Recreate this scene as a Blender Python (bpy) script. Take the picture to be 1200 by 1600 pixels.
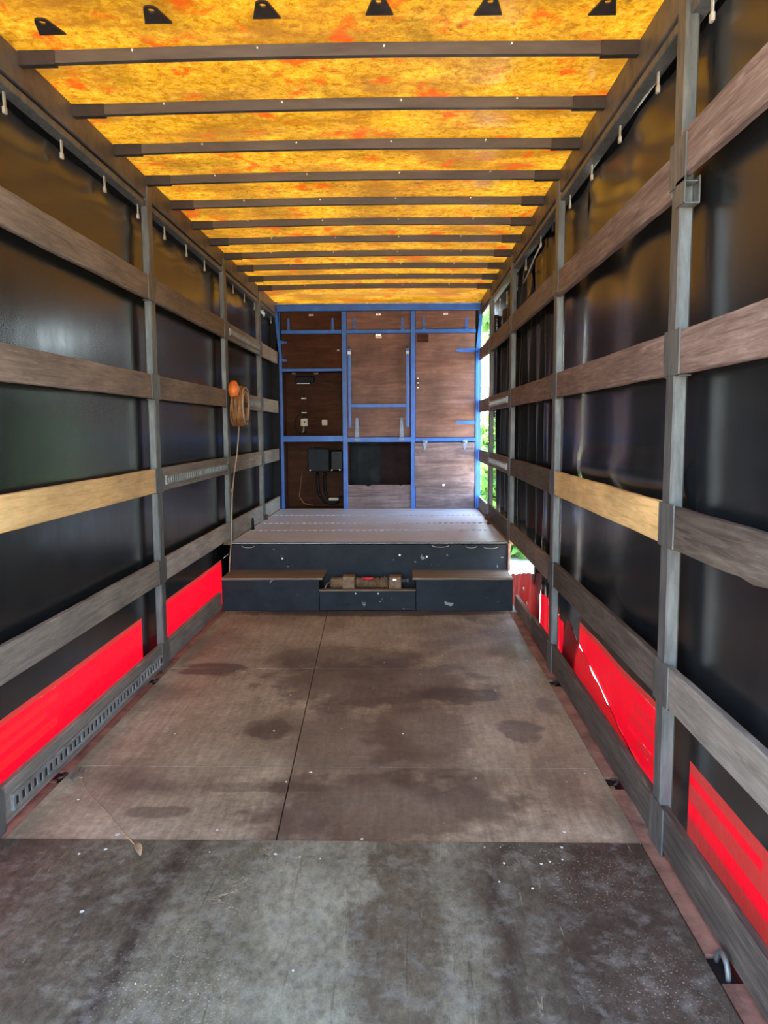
import bpy, math, random
from mathutils import Vector, Matrix, noise as mnoise

random.seed(7)
for o in list(bpy.data.objects): bpy.data.objects.remove(o)
scene = bpy.context.scene
col = scene.collection

# ------------------------------------------------------------------ camera
F_PX, YAW, PITCH, ROLL = 1221.77, math.radians(1.44629), math.radians(6.16677), math.radians(-0.31899)
cam_d = bpy.data.cameras.new('camera'); cam = bpy.data.objects.new('camera', cam_d); col.objects.link(cam)
cam_d.sensor_fit = 'HORIZONTAL'; cam_d.sensor_width = 36.0; cam_d.lens = F_PX / 1200 * 36.0
cam_d.clip_start = 0.02; cam_d.clip_end = 400
c_, s_ = math.cos(YAW), math.sin(YAW)
fw = Vector((-s_ * math.cos(PITCH), c_ * math.cos(PITCH), -math.sin(PITCH)))
rt = Vector((c_, s_, 0)); up = rt.cross(fw)
r2 = math.cos(ROLL) * rt + math.sin(ROLL) * up; u2 = -math.sin(ROLL) * rt + math.cos(ROLL) * up
M4 = Matrix((r2, u2, -fw)).transposed().to_4x4(); M4.translation = Vector((1.53623, 0, 1.53551))
cam.matrix_world = M4
scene.camera = cam

# ------------------------------------------------------------------ sky, sun, exposure
world = bpy.data.worlds.new('world'); scene.world = world; world.use_nodes = True
wn = world.node_tree.nodes; wl = world.node_tree.links; wn.clear()
sky = wn.new('ShaderNodeTexSky'); sky.sky_type = 'NISHITA'; sky.sun_disc = False
sky.sun_elevation = math.radians(56); sky.sun_rotation = math.radians(-20); sky.air_density = 1.0; sky.dust_density = 1.6; sky.ozone_density = 1.0
bg = wn.new('ShaderNodeBackground'); bg.inputs['Strength'].default_value = 3.0
wo = wn.new('ShaderNodeOutputWorld')
wl.new(sky.outputs[0], bg.inputs['Color']); wl.new(bg.outputs[0], wo.inputs['Surface'])
sun_d = bpy.data.lights.new('sun', 'SUN'); sun_d.energy = 38.0; sun_d.angle = math.radians(1.5); sun_d.color = (1, .95, .86)
sun = bpy.data.objects.new('sun', sun_d); col.objects.link(sun)
sun.rotation_euler = Vector((-.10, .52, .85)).to_track_quat('Z', 'Y').to_euler()
sun.location = (-2, 6, 14)
scene.view_settings.view_transform = 'Standard'; scene.view_settings.look = 'None'
scene.view_settings.exposure = 0.42; scene.view_settings.gamma = 1.0
scene.view_settings.use_curve_mapping = False

# ------------------------------------------------------------------ material helpers
def nd(nt, t, **k):
    n = nt.nodes.new(t)
    for a, b in k.items():
        if a in n.inputs.keys(): n.inputs[a].default_value = b
        else: setattr(n, a, b)
    return n

def newmat(name):
    m = bpy.data.materials.new(name); m.use_nodes = True
    nt = m.node_tree; nt.nodes.clear()
    out = nd(nt, 'ShaderNodeOutputMaterial')
    return m, nt, out

def coords(nt, scale=(1, 1, 1), rand=9.0, kind='Object'):
    tc = nd(nt, 'ShaderNodeTexCoord'); mp = nd(nt, 'ShaderNodeMapping'); mp.inputs['Scale'].default_value = scale
    if rand:
        oi = nd(nt, 'ShaderNodeObjectInfo'); mu = nd(nt, 'ShaderNodeMath', operation='MULTIPLY'); mu.inputs[1].default_value = rand
        nt.links.new(oi.outputs['Random'], mu.inputs[0])
        ad = nd(nt, 'ShaderNodeVectorMath', operation='ADD')
        nt.links.new(tc.outputs[kind], ad.inputs[0]); nt.links.new(mu.outputs[0], ad.inputs[1])
        nt.links.new(ad.outputs[0], mp.inputs['Vector'])
    else:
        nt.links.new(tc.outputs[kind], mp.inputs['Vector'])
    return mp.outputs[0]

def noise(nt, vec, scale=5, detail=5, rough=.6, dist=0.0):
    n = nd(nt, 'ShaderNodeTexNoise'); n.inputs['Scale'].default_value = scale; n.inputs['Detail'].default_value = detail
    n.inputs['Roughness'].default_value = rough; n.inputs['Distortion'].default_value = dist
    nt.links.new(vec, n.inputs['Vector']); return n.outputs['Fac']

def ramp(nt, fac, stops, interp='LINEAR'):
    r = nd(nt, 'ShaderNodeValToRGB'); r.color_ramp.interpolation = interp
    e = r.color_ramp.elements
    while len(e) < len(stops): e.new(.5)
    for i, (p, c) in enumerate(stops):
        e[i].position = p; e[i].color = (c, c, c, 1) if not hasattr(c, '__len__') else (*c, 1)
    nt.links.new(fac, r.inputs[0]); return r.outputs['Color']

def mixc(nt, fac, a, b, mode='MIX'):
    m = nd(nt, 'ShaderNodeMix', data_type='RGBA', blend_type=mode)
    for i, v in ((0, fac), (6, a), (7, b)):
        if hasattr(v, 'links') or hasattr(v, 'is_linked'): nt.links.new(v, m.inputs[i])
        else: m.inputs[i].default_value = v if i == 0 else (*v, 1)
    return m.outputs[2]

def principled(nt, out, color, rough=.6, metal=0.0, spec=.5, bump=None, bstr=.2, bdist=.01):
    p = nd(nt, 'ShaderNodeBsdfPrincipled')
    for k, v in (('Base Color', color), ('Roughness', rough), ('Metallic', metal), ('Specular IOR Level', spec)):
        if hasattr(v, 'is_linked'): nt.links.new(v, p.inputs[k])
        else: p.inputs[k].default_value = (*v, 1) if k == 'Base Color' else v
    if bump is not None:
        b = nd(nt, 'ShaderNodeBump'); b.inputs['Strength'].default_value = bstr; b.inputs['Distance'].default_value = bdist
        nt.links.new(bump, b.inputs['Height']); nt.links.new(b.outputs[0], p.inputs['Normal'])
    if out is not None: nt.links.new(p.outputs[0], out.inputs['Surface'])
    return p

def plain(name, c, rough=.6, metal=0, var=.35, scale=12, spec=.5, stretch=(1, 1, 1)):
    m, nt, out = newmat(name); v = coords(nt, stretch)
    n = noise(nt, v, scale, 6, .65)
    lo = tuple(x * (1 - var) for x in c); hi = tuple(min(1, x * (1 + var)) for x in c)
    cc = ramp(nt, n, [(.3, lo), (.7, hi)])
    rr = ramp(nt, noise(nt, v, scale * 2.3, 3), [(.3, max(.05, rough - .1)), (.7, min(1, rough + .1))])
    principled(nt, out, cc, rr, metal, spec, n, .12, .004)
    return m

def wood(name, dark, mid, light, rough=.75, knots=.5):
    m, nt, out = newmat(name)
    v = coords(nt, (16, 1.1, 16)); w = coords(nt, (2.2, .9, 2.2))
    grain = noise(nt, v, 3.2, 8, .7, .9)
    c1 = ramp(nt, grain, [(.28, dark), (.5, mid), (.72, light)])
    blot = ramp(nt, noise(nt, w, 2.2, 5, .6), [(.32, .65), (.68, 1.15)])
    c2 = mixc(nt, 1.0, c1, blot, 'MULTIPLY')
    scr = noise(nt, coords(nt, (30, 3, 60), 5), 2.0, 2, .5)
    c3 = mixc(nt, ramp(nt, scr, [(.70, 0), (.78, knots)]), c2, tuple(min(1, x * 1.5 + .03) for x in light))
    principled(nt, out, c3, rough, 0, .3, grain, .35, .004)
    return m

M = {}
M['wood_grey'] = wood('weathered_grey_wood', (.12, .10, .078), (.20, .172, .135), (.29, .252, .20))
M['wood_brown'] = wood('worn_brown_wood', (.11, .08, .058), (.185, .142, .105), (.27, .215, .165))
M['wood_red'] = wood('reddish_worn_wood', (.085, .052, .042), (.17, .112, .088), (.29, .215, .175))
M['wood_dark'] = wood('dark_dirty_wood', (.035, .026, .02), (.085, .066, .05), (.15, .12, .09))
M['wood_pale'] = wood('pale_bleached_wood', (.20, .18, .15), (.34, .31, .26), (.46, .42, .36), .7)
M['pine'] = wood('fresh_pine', (.50, .30, .10), (.72, .47, .19), (.82, .59, .28), .6, .15)
M['steel'] = plain('painted_grey_steel', (.115, .115, .103), .45, .35, .45, 9, stretch=(3, 3, .6))
M['steel_zinc'] = plain('galvanised_steel', (.32, .32, .30), .42, .7, .35, 14)
M['steel_dark'] = plain('dark_brown_steel', (.032, .024, .02), .5, .2, .4, 10)
M['cant'] = plain('grimy_roof_rail_paint', (.10, .082, .066), .5, .15, .5, 4)
M['bow'] = plain('grey_painted_bow', (.088, .072, .058), .42, .3, .3, 5, stretch=(.6, 3, 3))
M['black'] = plain('black_rubber', (.009, .009, .010), .6, 0, .4, spec=.2)
M['rust'] = plain('rusty_brown_steel', (.20, .115, .055), .7, .2, .55, 22)
M['rust_dark'] = plain('dark_rust', (.07, .03, .018), .75, .1, .5, 22)
M['redred'] = plain('faded_red_primer', (.235, .115, .075), .75, 0, .6, 7)
M['orange'] = plain('orange_plastic', (.75, .17, .03), .45, 0, .25, 30)
M['cable'] = plain('brown_orange_cable', (.30, .13, .04), .5, 0, .4, 30)
M['cable_pale'] = plain('pale_cable', (.36, .26, .17), .5, 0, .3, 20)
M['redbright'] = plain('red_tag_plastic', (.55, .015, .03), .35, 0, .2, 20)
M['white_plastic'] = plain('yellowed_white_plastic', (.55, .46, .34), .45, 0, .2, 20)
M['chrome'] = plain('bright_metal', (.62, .62, .60), .28, .9, .15, 20)
M['hook'] = plain('pale_zinc_hook', (.50, .46, .38), .4, .4, .3, 20)
M['maroon'] = plain('dark_maroon_board', (.028, .010, .009), .7, 0, .3, 6, spec=.2)
M['slate'] = plain('dark_slate_board', (.012, .016, .020), .6, 0, .25, 5, spec=.2)
M['gravel'] = plain('pale_gravel', (.50, .43, .34), .9, 0, .35, 3)
M['bark'] = plain('bark', (.10, .07, .05), .9, 0, .4, 12)
M['chip'] = plain('white_flake', (.55, .53, .47), .7, 0, .2, 40)
M['drystraw'] = plain('dry_straw', (.36, .24, .13), .8, 0, .3, 40)

def blue_paint():
    m, nt, out = newmat('worn_blue_paint'); v = coords(nt)
    n = noise(nt, v, 6, 6, .65)
    c = ramp(nt, n, [(.3, (.008, .07, .30)), (.6, (.012, .12, .46)), (.8, (.03, .19, .58))])
    ch = ramp(nt, noise(nt, v, 26, 4, .6), [(.70, 0), (.76, .6)])
    c = mixc(nt, ch, c, (.30, .36, .45))
    principled(nt, out, c, .42, 0, .5, n, .1, .003); return m
M['blue'] = blue_paint()
M['blue_grey'] = plain('grey_blue_metal', (.15, .19, .27), .45, .2, .3, 15)

def ply(name, a, b, c, sc=(.7, 6, 6), rough=.55, spec=.25):
    m, nt, out = newmat(name); v = coords(nt, sc, 7)
    g = noise(nt, v, 2.6, 8, .7, 1.2)
    c1 = ramp(nt, g, [(.3, a), (.52, b), (.72, c)])
    w = coords(nt, (1, 1, 1), 11)
    bl = ramp(nt, noise(nt, w, 2.6, 6, .65), [(.32, .6), (.7, 1.25)])
    c2 = mixc(nt, 1.0, c1, bl, 'MULTIPLY')
    sc2 = ramp(nt, noise(nt, coords(nt, (3, 3, 20), 3), 3, 5, .7), [(.66, 0), (.76, .35)])
    c3 = mixc(nt, sc2, c2, tuple(min(1, x * 1.5 + .05) for x in c))
    principled(nt, out, c3, rough, 0, spec, g, .12, .003); return m
M['ply'] = ply('red_brown_plywood', (.115, .056, .040), (.165, .086, .063), (.23, .13, .10))
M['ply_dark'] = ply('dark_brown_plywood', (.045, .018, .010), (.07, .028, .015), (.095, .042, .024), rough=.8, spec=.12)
M['ply_old'] = ply('bleached_maroon_plywood', (.10, .058, .055), (.20, .135, .125), (.32, .24, .225))

def floor_ply():
    m, nt, out = newmat('stained_brown_floor_plywood'); v = coords(nt, (1, 1, 1), 0)
    base = ramp(nt, noise(nt, v, 2.0, 8, .62), [(.25, (.215, .163, .100)), (.5, (.335, .262, .165)), (.75, (.48, .39, .265))])
    grain = noise(nt, coords(nt, (9, .9, 1), 0), 4, 7, .7, .5)
    c = mixc(nt, 1.0, base, ramp(nt, grain, [(.3, .72), (.7, 1.2)]), 'MULTIPLY')
    c = mixc(nt, 1.0, c, ramp(nt, noise(nt, v, 30, 9, .78), [(.33, .66), (.67, 1.3)]), 'MULTIPLY')
    # broad dark water stains
    st = noise(nt, coords(nt, (1.0, .75, 1), 0), 1.15, 5, .55, .3)
    c = mixc(nt, ramp(nt, st, [(.50, 0), (.60, .62)]), c, (.075, .048, .036))
    sm = noise(nt, coords(nt, (1, .5, 1), 0), 3.1, 3, .5, .2)
    c = mixc(nt, ramp(nt, sm, [(.64, 0), (.70, .55)]), c, (.09, .058, .042))
    # distinct oil spots, the last a dark band before the step (x, y, rx, ry)
    sep = nd(nt, 'ShaderNodeSeparateXYZ'); nt.links.new(v, sep.inputs[0])
    wob = noise(nt, v, 6, 3, .6)
    for (x, y, rx, ry, k) in ((.30, 4.85, .24, .16, .75), (1.86, 4.37, .24, .15, .75), (.83, 3.86, .14, .15, .6), (2.13, 3.85, .12, .16, .65),
                              (1.35, 4.6, .75, .5, .62), (1.45, 3.05, .62, .36, .62), (1.62, 3.9, .3, .7, .55), (1.1, 5.1, .6, .3, .5), (2.2, 3.3, .1, .35, .3), (.55, 2.98, .16, .06, .5), (.95, 3.2, .35, .05, .4), (1.2, 6.38, 1.3, .12, .75)):
        def mth(op, a, b):
            q = nd(nt, 'ShaderNodeMath', operation=op)
            for i, t in enumerate((a, b)):
                if hasattr(t, 'is_linked'): nt.links.new(t, q.inputs[i])
                else: q.inputs[i].default_value = t
            return q.outputs[0]
        dx = mth('DIVIDE', mth('SUBTRACT', sep.outputs[0], x), rx); dy = mth('DIVIDE', mth('SUBTRACT', sep.outputs[1], y), ry)
        d = mth('ADD', mth('ADD', mth('MULTIPLY', dx, dx), mth('MULTIPLY', dy, dy)), mth('MULTIPLY', mth('SUBTRACT', wob, .5), 2.6))
        c = mixc(nt, ramp(nt, d, [(.55, k), (1.0, 0)]), c, (.055, .034, .028))
    # pale scuffs
    sf = noise(nt, coords(nt, (1.5, 6, 1), 0), 5, 6, .75, .8)
    c = mixc(nt, ramp(nt, sf, [(.66, 0), (.74, .5)]), c, (.46, .39, .30))
    sp = noise(nt, v, 70, 2, .5)
    c = mixc(nt, ramp(nt, sp, [(.72, 0), (.76, .6)]), c, (.45, .38, .30))
    rg = ramp(nt, noise(nt, v, 2.4, 5, .6), [(.3, .33), (.7, .62)])
    principled(nt, out, c, rg, 0, .5, grain, .15, .003); return m
M['floor'] = floor_ply()

def black_floor():
    m, nt, out = newmat('scuffed_black_floor_sheet'); v = coords(nt, (1, 1, 1), 0)
    base = ramp(nt, noise(nt, v, 2.6, 7, .65), [(.28, (.040, .030, .030)), (.52, (.075, .066, .062)), (.76, (.13, .125, .115))])
    # worn lanes along the length: colour bands across x with ragged borders
    sep = nd(nt, 'ShaderNodeSeparateXYZ'); nt.links.new(v, sep.inputs[0])
    wob = noise(nt, coords(nt, (1, .35, 1), 0), 3.5, 5, .65, .4)
    ma = nd(nt, 'ShaderNodeMath', operation='MULTIPLY_ADD'); ma.inputs[1].default_value = .34; nt.links.new(wob, ma.inputs[0]); 
    mb_ = nd(nt, 'ShaderNodeMath', operation='DIVIDE'); mb_.inputs[1].default_value = 2.74
    nt.links.new(sep.outputs[0], ma.inputs[2]); nt.links.new(ma.outputs[0], mb_.inputs[0])
    D, Mi, Pl = (.050, .040, .035), (.125, .112, .088), (.25, .24, .195)
    X0 = lambda x: (x + .17) / 2.74
    lane = ramp(nt, mb_.outputs[0], [(X0(.0), D), (X0(.35), Mi), (X0(.62), Mi), (X0(.70), D), (X0(.80), (.155, .145, .115)), (X0(1.02), (.165, .155, .12)), (X0(1.12), Pl), (X0(1.38), Pl), (X0(1.42), (.12, .102, .08)), (X0(1.62), (.125, .108, .085)), (X0(1.68), (.2, .19, .155)), (X0(1.80), (.13, .118, .095)), (X0(1.86), D), (X0(1.92), (.12, .108, .09)), (X0(2.06), (.065, .053, .046)), (X0(2.4), (.07, .053, .046))])
    mott = ramp(nt, noise(nt, v, 3.2, 7, .65), [(.3, .62), (.7, 1.3)])
    c = mixc(nt, 1.0, lane, mott, 'MULTIPLY')
    fine = ramp(nt, noise(nt, coords(nt, (1, .6, 1), 0), 38, 9, .8), [(.33, .5), (.67, 1.5)])
    c = mixc(nt, 1.0, c, fine, 'MULTIPLY')
    strk = noise(nt, coords(nt, (16, .7, 1), 0), 3.0, 5, .65, .6)
    c = mixc(nt, ramp(nt, strk, [(.60, 0), (.70, .55)]), c, (.04, .034, .03))
    c = mixc(nt, ramp(nt, noise(nt, coords(nt, (11, 1.0, 1), 0), 4.0, 6, .7, .8), [(.63, 0), (.72, .6)]), c, (.40, .38, .30))
    c = mixc(nt, 1.0, c, (.86, .82, .66), 'MULTIPLY')
    dust = noise(nt, v, 11, 8, .75)
    c = mixc(nt, ramp(nt, dust, [(.5, 0), (.72, .45)]), c, (.34, .32, .25))
    sp = noise(nt, v, 130, 3, .6)
    pat = ramp(nt, noise(nt, v, 1.6, 3, .5), [(.50, 0), (.68, .8)])
    sp2 = mixc(nt, 1.0, ramp(nt, sp, [(.60, 0), (.68, .7)]), pat, 'MULTIPLY')
    c = mixc(nt, sp2, c, (.50, .47, .36))
    vor = nd(nt, 'ShaderNodeTexVoronoi', feature='DISTANCE_TO_EDGE'); vor.inputs['Scale'].default_value = 3.0
    dv = nd(nt, 'ShaderNodeVectorMath', operation='ADD'); nz = nd(nt, 'ShaderNodeTexNoise'); nz.inputs['Scale'].default_value = 4; nz.inputs['Detail'].default_value = 5
    nt.links.new(v, nz.inputs['Vector']); nt.links.new(v, dv.inputs[0]); nt.links.new(nz.outputs['Color'], dv.inputs[1]); nt.links.new(dv.outputs[0], vor.inputs['Vector'])
    cr = mixc(nt, 1.0, ramp(nt, vor.outputs['Distance'], [(.006, .6), (.013, 0)]), ramp(nt, noise(nt, v, 1.3, 2), [(.60, 0), (.66, 1)]), 'MULTIPLY')
    c = mixc(nt, cr, c, (.40, .36, .26))
    principled(nt, out, c, ramp(nt, dust, [(.3, .42), (.7, .7)]), 0, .45, dust, .2, .002); return m
M['floor_black'] = black_floor()

def black_paint():
    m, nt, out = newmat('chipped_black_paint'); v = coords(nt)
    n = noise(nt, v, 5, 6, .65)
    c = ramp(nt, n, [(.3, (.008, .009, .012)), (.7, (.019, .022, .026))])
    ch = noise(nt, coords(nt, (1, 1, 1), 3), 9, 6, .62, .6)
    c = mixc(nt, ramp(nt, ch, [(.655, 0), (.68, .8)]), c, (.30, .30, .27))
    principled(nt, out, c, .55, 0, .16, n, .15, .003); return m
M['black_paint'] = black_paint()

def tread():
    m, nt, out = newmat('worn_tread_wood'); v = coords(nt, (.8, 7, 7))
    g = noise(nt, v, 3, 7, .7, .6)
    c = ramp(nt, g, [(.3, (.10, .065, .035)), (.7, (.26, .18, .11))])
    principled(nt, out, c, .6, 0, .4, g, .2, .003); return m
M['tread'] = tread()

def deckmat():
    m, nt, out = newmat('worn_grey_deck_plank'); v = coords(nt, (.8, 9, 1))
    g = noise(nt, v, 3.5, 8, .7, .8)
    c = ramp(nt, g, [(.28, (.34, .34, .34)), (.5, (.50, .51, .52)), (.75, (.62, .63, .65))])
    rs = noise(nt, coords(nt, (1, 1, 1)), 3, 5, .65)
    c = mixc(nt, ramp(nt, rs, [(.58, 0), (.72, .4)]), c, (.34, .25, .18))
    principled(nt, out, c, ramp(nt, g, [(.3, .35), (.7, .55)]), 0, .5, g, .25, .003); return m
M['deck'] = deckmat()

def pvc_black():
    m, nt, out = newmat('black_pvc_tarpaulin'); v = coords(nt, (1, 1, 1), 0)
    n = noise(nt, coords(nt, (1, 3.2, .5), 0), 2.2, 6, .65)
    c = ramp(nt, n, [(.3, (.006, .007, .008)), (.7, (.013, .015, .016))])
    # dust streaks and scuffs
    ds = noise(nt, coords(nt, (1, 12, .9), 0), 2.0, 5, .7, .5)
    c = mixc(nt, ramp(nt, ds, [(.66, 0), (.80, .22)]), c, (.10, .10, .095))
    rg = ramp(nt, noise(nt, coords(nt, (1, 2, 1), 0), 3, 5, .6), [(.3, .20), (.7, .27)])
    bmp = noise(nt, coords(nt, (1, 1.4, .7), 0), 3.0, 3, .5)
    principled(nt, out, c, rg, 0, .8, bmp, .10, .02); return m
M['pvc'] = pvc_black()

def pvc_red(name, tr, df, wt):
    m, nt, out = newmat(name); v = coords(nt, (1, 1, 1), 0)
    n = noise(nt, v, 6, 4, .6)
    cd = ramp(nt, n, [(.3, tuple(x * .85 for x in df)), (.7, df)])
    p = principled(nt, None, cd, .32, 0, .5, noise(nt, coords(nt, (1, 1.5, .8), 0), 6, 4, .6), .25, .02)
    t = nd(nt, 'ShaderNodeBsdfTranslucent'); t.inputs['Color'].default_value = (*tr, 1)
    mx = nd(nt, 'ShaderNodeMixShader'); mx.inputs[0].default_value = wt
    nt.links.new(p.outputs[0], mx.inputs[1]); nt.links.new(t.outputs[0], mx.inputs[2]); nt.links.new(mx.outputs[0], out.inputs['Surface'])
    return m
M['red'] = pvc_red('vivid_red_pvc', (.15, .0006, .003), (.62, .008, .02), .55)
M['red_mid'] = pvc_red('medium_red_pvc', (.11, .002, .003), (.56, .02, .025), .5)
M['red_dull'] = pvc_red('brick_red_pvc', (.075, .005, .004), (.50, .04, .035), .45)

def roof_mat():
    m, nt, out = newmat('yellowed_translucent_roof_sheet'); v = coords(nt, (1, 1, 1), 0)
    fib = noise(nt, coords(nt, (1, 1, 1), 0), 24, 10, .85, .35)
    c = ramp(nt, fib, [(.34, (.30, .095, .006)), (.45, (.66, .26, .010)), (.55, (.95, .45, .02)), (.66, (1.0, .68, .12))])
    cl = noise(nt, coords(nt, (1, 1, 1), 0), 2.6, 6, .62, .3)
    c = mixc(nt, 1.0, c, ramp(nt, cl, [(.3, .50), (.7, 1.35)]), 'MULTIPLY')
    br = noise(nt, coords(nt, (1, 1.6, 1), 0), 1.7, 6, .6, .2)
    c = mixc(nt, ramp(nt, br, [(.46, 0), (.62, .72)]), c, (.36, .125, .012))
    rd = noise(nt, coords(nt, (1, 1, 1), 0), 4.3, 4, .62, .35)
    c = mixc(nt, ramp(nt, rd, [(.56, 0), (.65, .85)]), c, (.72, .085, .006))
    dk = noise(nt, coords(nt, (1.2, 1.5, 1), 0), 3.4, 6, .7, .4)
    c = mixc(nt, ramp(nt, dk, [(.62, 0), (.72, .75)]), c, (.14, .060, .02))
    k = mixc(nt, 1.0, c, (.079, .079, .079), 'MULTIPLY')
    t = nd(nt, 'ShaderNodeBsdfTranslucent'); nt.links.new(k, t.inputs['Color'])
    p = principled(nt, None, mixc(nt, 1.0, c, (.35, .35, .35), 'MULTIPLY'), .15, 0, .6, noise(nt, coords(nt, (1, 1, 1), 0), 3.5, 4, .55), .25, .02)
    mx = nd(nt, 'ShaderNodeMixShader'); mx.inputs[0].default_value = .62
    nt.links.new(p.outputs[0], mx.inputs[1]); nt.links.new(t.outputs[0], mx.inputs[2]); nt.links.new(mx.outputs[0], out.inputs['Surface'])
    return m
M['roof'] = roof_mat()

def leafmat(name, a, b):
    m, nt, out = newmat(name); v = coords(nt)
    c = ramp(nt, noise(nt, v, 9, 3), [(.3, a), (.7, b)])
    p = principled(nt, None, c, .5)
    t = nd(nt, 'ShaderNodeBsdfTranslucent'); nt.links.new(c, t.inputs['Color'])
    mx = nd(nt, 'ShaderNodeMixShader'); mx.inputs[0].default_value = .4
    nt.links.new(p.outputs[0], mx.inputs[1]); nt.links.new(t.outputs[0], mx.inputs[2]); nt.links.new(mx.outputs[0], out.inputs['Surface'])
    return m
M['leaf'] = leafmat('fresh_green_leaves', (.06, .16, .025), (.17, .34, .06))
M['leaf2'] = leafmat('deep_green_leaves', (.04, .12, .025), (.12, .26, .06))

# ------------------------------------------------------------------ geometry helpers
ORIG = {}
class MB:
    def __init__(s): s.v = []; s.f = []; s.sm = []
    def add(s, vs, fs, smooth=False):
        b = len(s.v); s.v += [Vector(p) for p in vs]; s.f += [[b + i for i in f] for f in fs]; s.sm += [smooth] * len(fs)
        return s
    def box(s, x0, x1, y0, y1, z0, z1, ch=0.0):
        if ch <= 0:
            vs = [(x, y, z) for x in (x0, x1) for y in (y0, y1) for z in (z0, z1)]
            return s.add(vs, [(0, 1, 3, 2), (4, 6, 7, 5), (0, 4, 5, 1), (2, 3, 7, 6), (0, 2, 6, 4), (1, 5, 7, 3)])
        c = [( (x0 + x1) / 2, (y0 + y1) / 2, (z0 + z1) / 2)][0]; h = ((x1 - x0) / 2, (y1 - y0) / 2, (z1 - z0) / 2)
        ch = min(ch, min(h) * .9)
        vs = []; idx = {}
        for sx in (-1, 1):
            for sy in (-1, 1):
                for sz in (-1, 1):
                    for a in range(3):
                        p = [sx * h[0], sy * h[1], sz * h[2]]
                        for b in range(3):
                            if b != a: p[b] -= (sx, sy, sz)[b] * ch
                        idx[(sx, sy, sz, a)] = len(vs); vs.append((c[0] + p[0], c[1] + p[1], c[2] + p[2]))
        fs = []
        for a in range(3):
            o = [b for b in range(3) if b != a]
            for sg in (-1, 1):
                q = []
                for (p1, p2) in ((-1, -1), (1, -1), (1, 1), (-1, 1)):
                    k = [0, 0, 0]; k[a] = sg; k[o[0]] = p1; k[o[1]] = p2; q.append(idx[(*k, a)])
                if (sg > 0) != (a != 1): q.reverse()
                fs.append(q)
        for a in range(3):           # edges along axis a
            o = [b for b in range(3) if b != a]
            for p1 in (-1, 1):
                for p2 in (-1, 1):
                    k = [0, 0, 0]; k[o[0]] = p1; k[o[1]] = p2
                    k0 = list(k); k0[a] = -1; k1 = list(k); k1[a] = 1
                    q = [idx[(*k0, o[0])], idx[(*k1, o[0])], idx[(*k1, o[1])], idx[(*k0, o[1])]]
                    fs.append(q)
        for sx in (-1, 1):
            for sy in (-1, 1):
                for sz in (-1, 1):
                    fs.append([idx[(sx, sy, sz, a)] for a in range(3)])
        return s.add(vs, fs)
    def prism(s, poly, ax, a0, a1):
        """polygon in the two other axes (in xyz order), extruded along ax"""
        def P(p, a):
            p = list(p); p.insert('xyz'.index(ax), a); return p
        n = len(poly); vs = [P(p, a0) for p in poly] + [P(p, a1) for p in poly]
        fs = [list(range(n))[::-1], list(range(n, 2 * n))] + [(i, (i + 1) % n, n + (i + 1) % n, n + i) for i in range(n)]
        return s.add(vs, fs)
    def tube(s, pts, r, n=8, closed=False, caps=True):
        pts = [Vector(p) for p in pts]; m = len(pts); rings = []
        rr = r if hasattr(r, '__len__') else [r] * m
        prev = None; vs = []
        for i, p in enumerate(pts):
            if closed: t = pts[(i + 1) % m] - pts[i - 1]
            else: t = pts[min(i + 1, m - 1)] - pts[max(i - 1, 0)]
            t.normalize()
            if prev is None:
                a = Vector((0, 0, 1)) if abs(t.z) < .9 else Vector((1, 0, 0)); u = t.cross(a).normalized()
            else:
                u = (prev - t * prev.dot(t)).normalized()
            prev = u; w = t.cross(u)
            for k in range(n):
                an = 2 * math.pi * k / n; vs.append(p + (u * math.cos(an) + w * math.sin(an)) * rr[i])
        fs = []
        for i in range(m if closed else m - 1):
            j = (i + 1) % m
            for k in range(n): fs.append((i * n + k, i * n + (k + 1) % n, j * n + (k + 1) % n, j * n + k))
        s.add(vs, fs, True)
        if caps and not closed:
            b = len(s.v) - len(vs)
            s.f += [[b + k for k in range(n)][::-1], [b + (m - 1) * n + k for k in range(n)]]; s.sm += [False, False]
        return s
    def lathe(s, c, ax, prof, n=20):
        """profile of (along, radius) round an axis through c"""
        i = 'xyz'.index(ax); o = [k for k in range(3) if k != i]; vs = []
        for (a, r) in prof:
            for k in range(n):
                an = 2 * math.pi * k / n; p = [0, 0, 0]; p[i] = c[i] + a; p[o[0]] = c[o[0]] + r * math.cos(an); p[o[1]] = c[o[1]] + r * math.sin(an); vs.append(p)
        fs = [(q * n + k, q * n + (k + 1) % n, (q + 1) * n + (k + 1) % n, (q + 1) * n + k) for q in range(len(prof) - 1) for k in range(n)]
        s.add(vs, fs, True)
        b = len(s.v) - len(vs); s.f += [[b + k for k in range(n)][::-1], [b + (len(prof) - 1) * n + k for k in range(n)]]; s.sm += [False, False]
        return s
    def build(s, name, mat, parent=None, origin=None):
        if parent is not None: org = ORIG[parent.name]
        elif origin is not None: org = Vector(origin)
        else:
            lo = [min(p[i] for p in s.v) for i in range(3)]; hi = [max(p[i] for p in s.v) for i in range(3)]
            org = Vector(((lo[0] + hi[0]) / 2, (lo[1] + hi[1]) / 2, lo[2]))
        me = bpy.data.meshes.new(name); me.from_pydata([tuple(p - org) for p in s.v], [], s.f)
        me.polygons.foreach_set('use_smooth', s.sm)
        me.materials.append(M[mat] if isinstance(mat, str) else mat)
        me.validate(); me.update()
        import bmesh
        bm = bmesh.new(); bm.from_mesh(me); bmesh.ops.recalc_face_normals(bm, faces=bm.faces); bm.to_mesh(me); bm.free()
        o = bpy.data.objects.new(name, me); col.objects.link(o)
        if parent is not None: o.parent = parent
        else: o.location = org
        ORIG[o.name] = org
        return o

def tag(o, label=None, cat=None, group=None, kind=None):
    if label: o['label'] = label
    if cat: o['category'] = cat
    if group: o['group'] = group
    if kind: o['kind'] = kind
    return o

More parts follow.
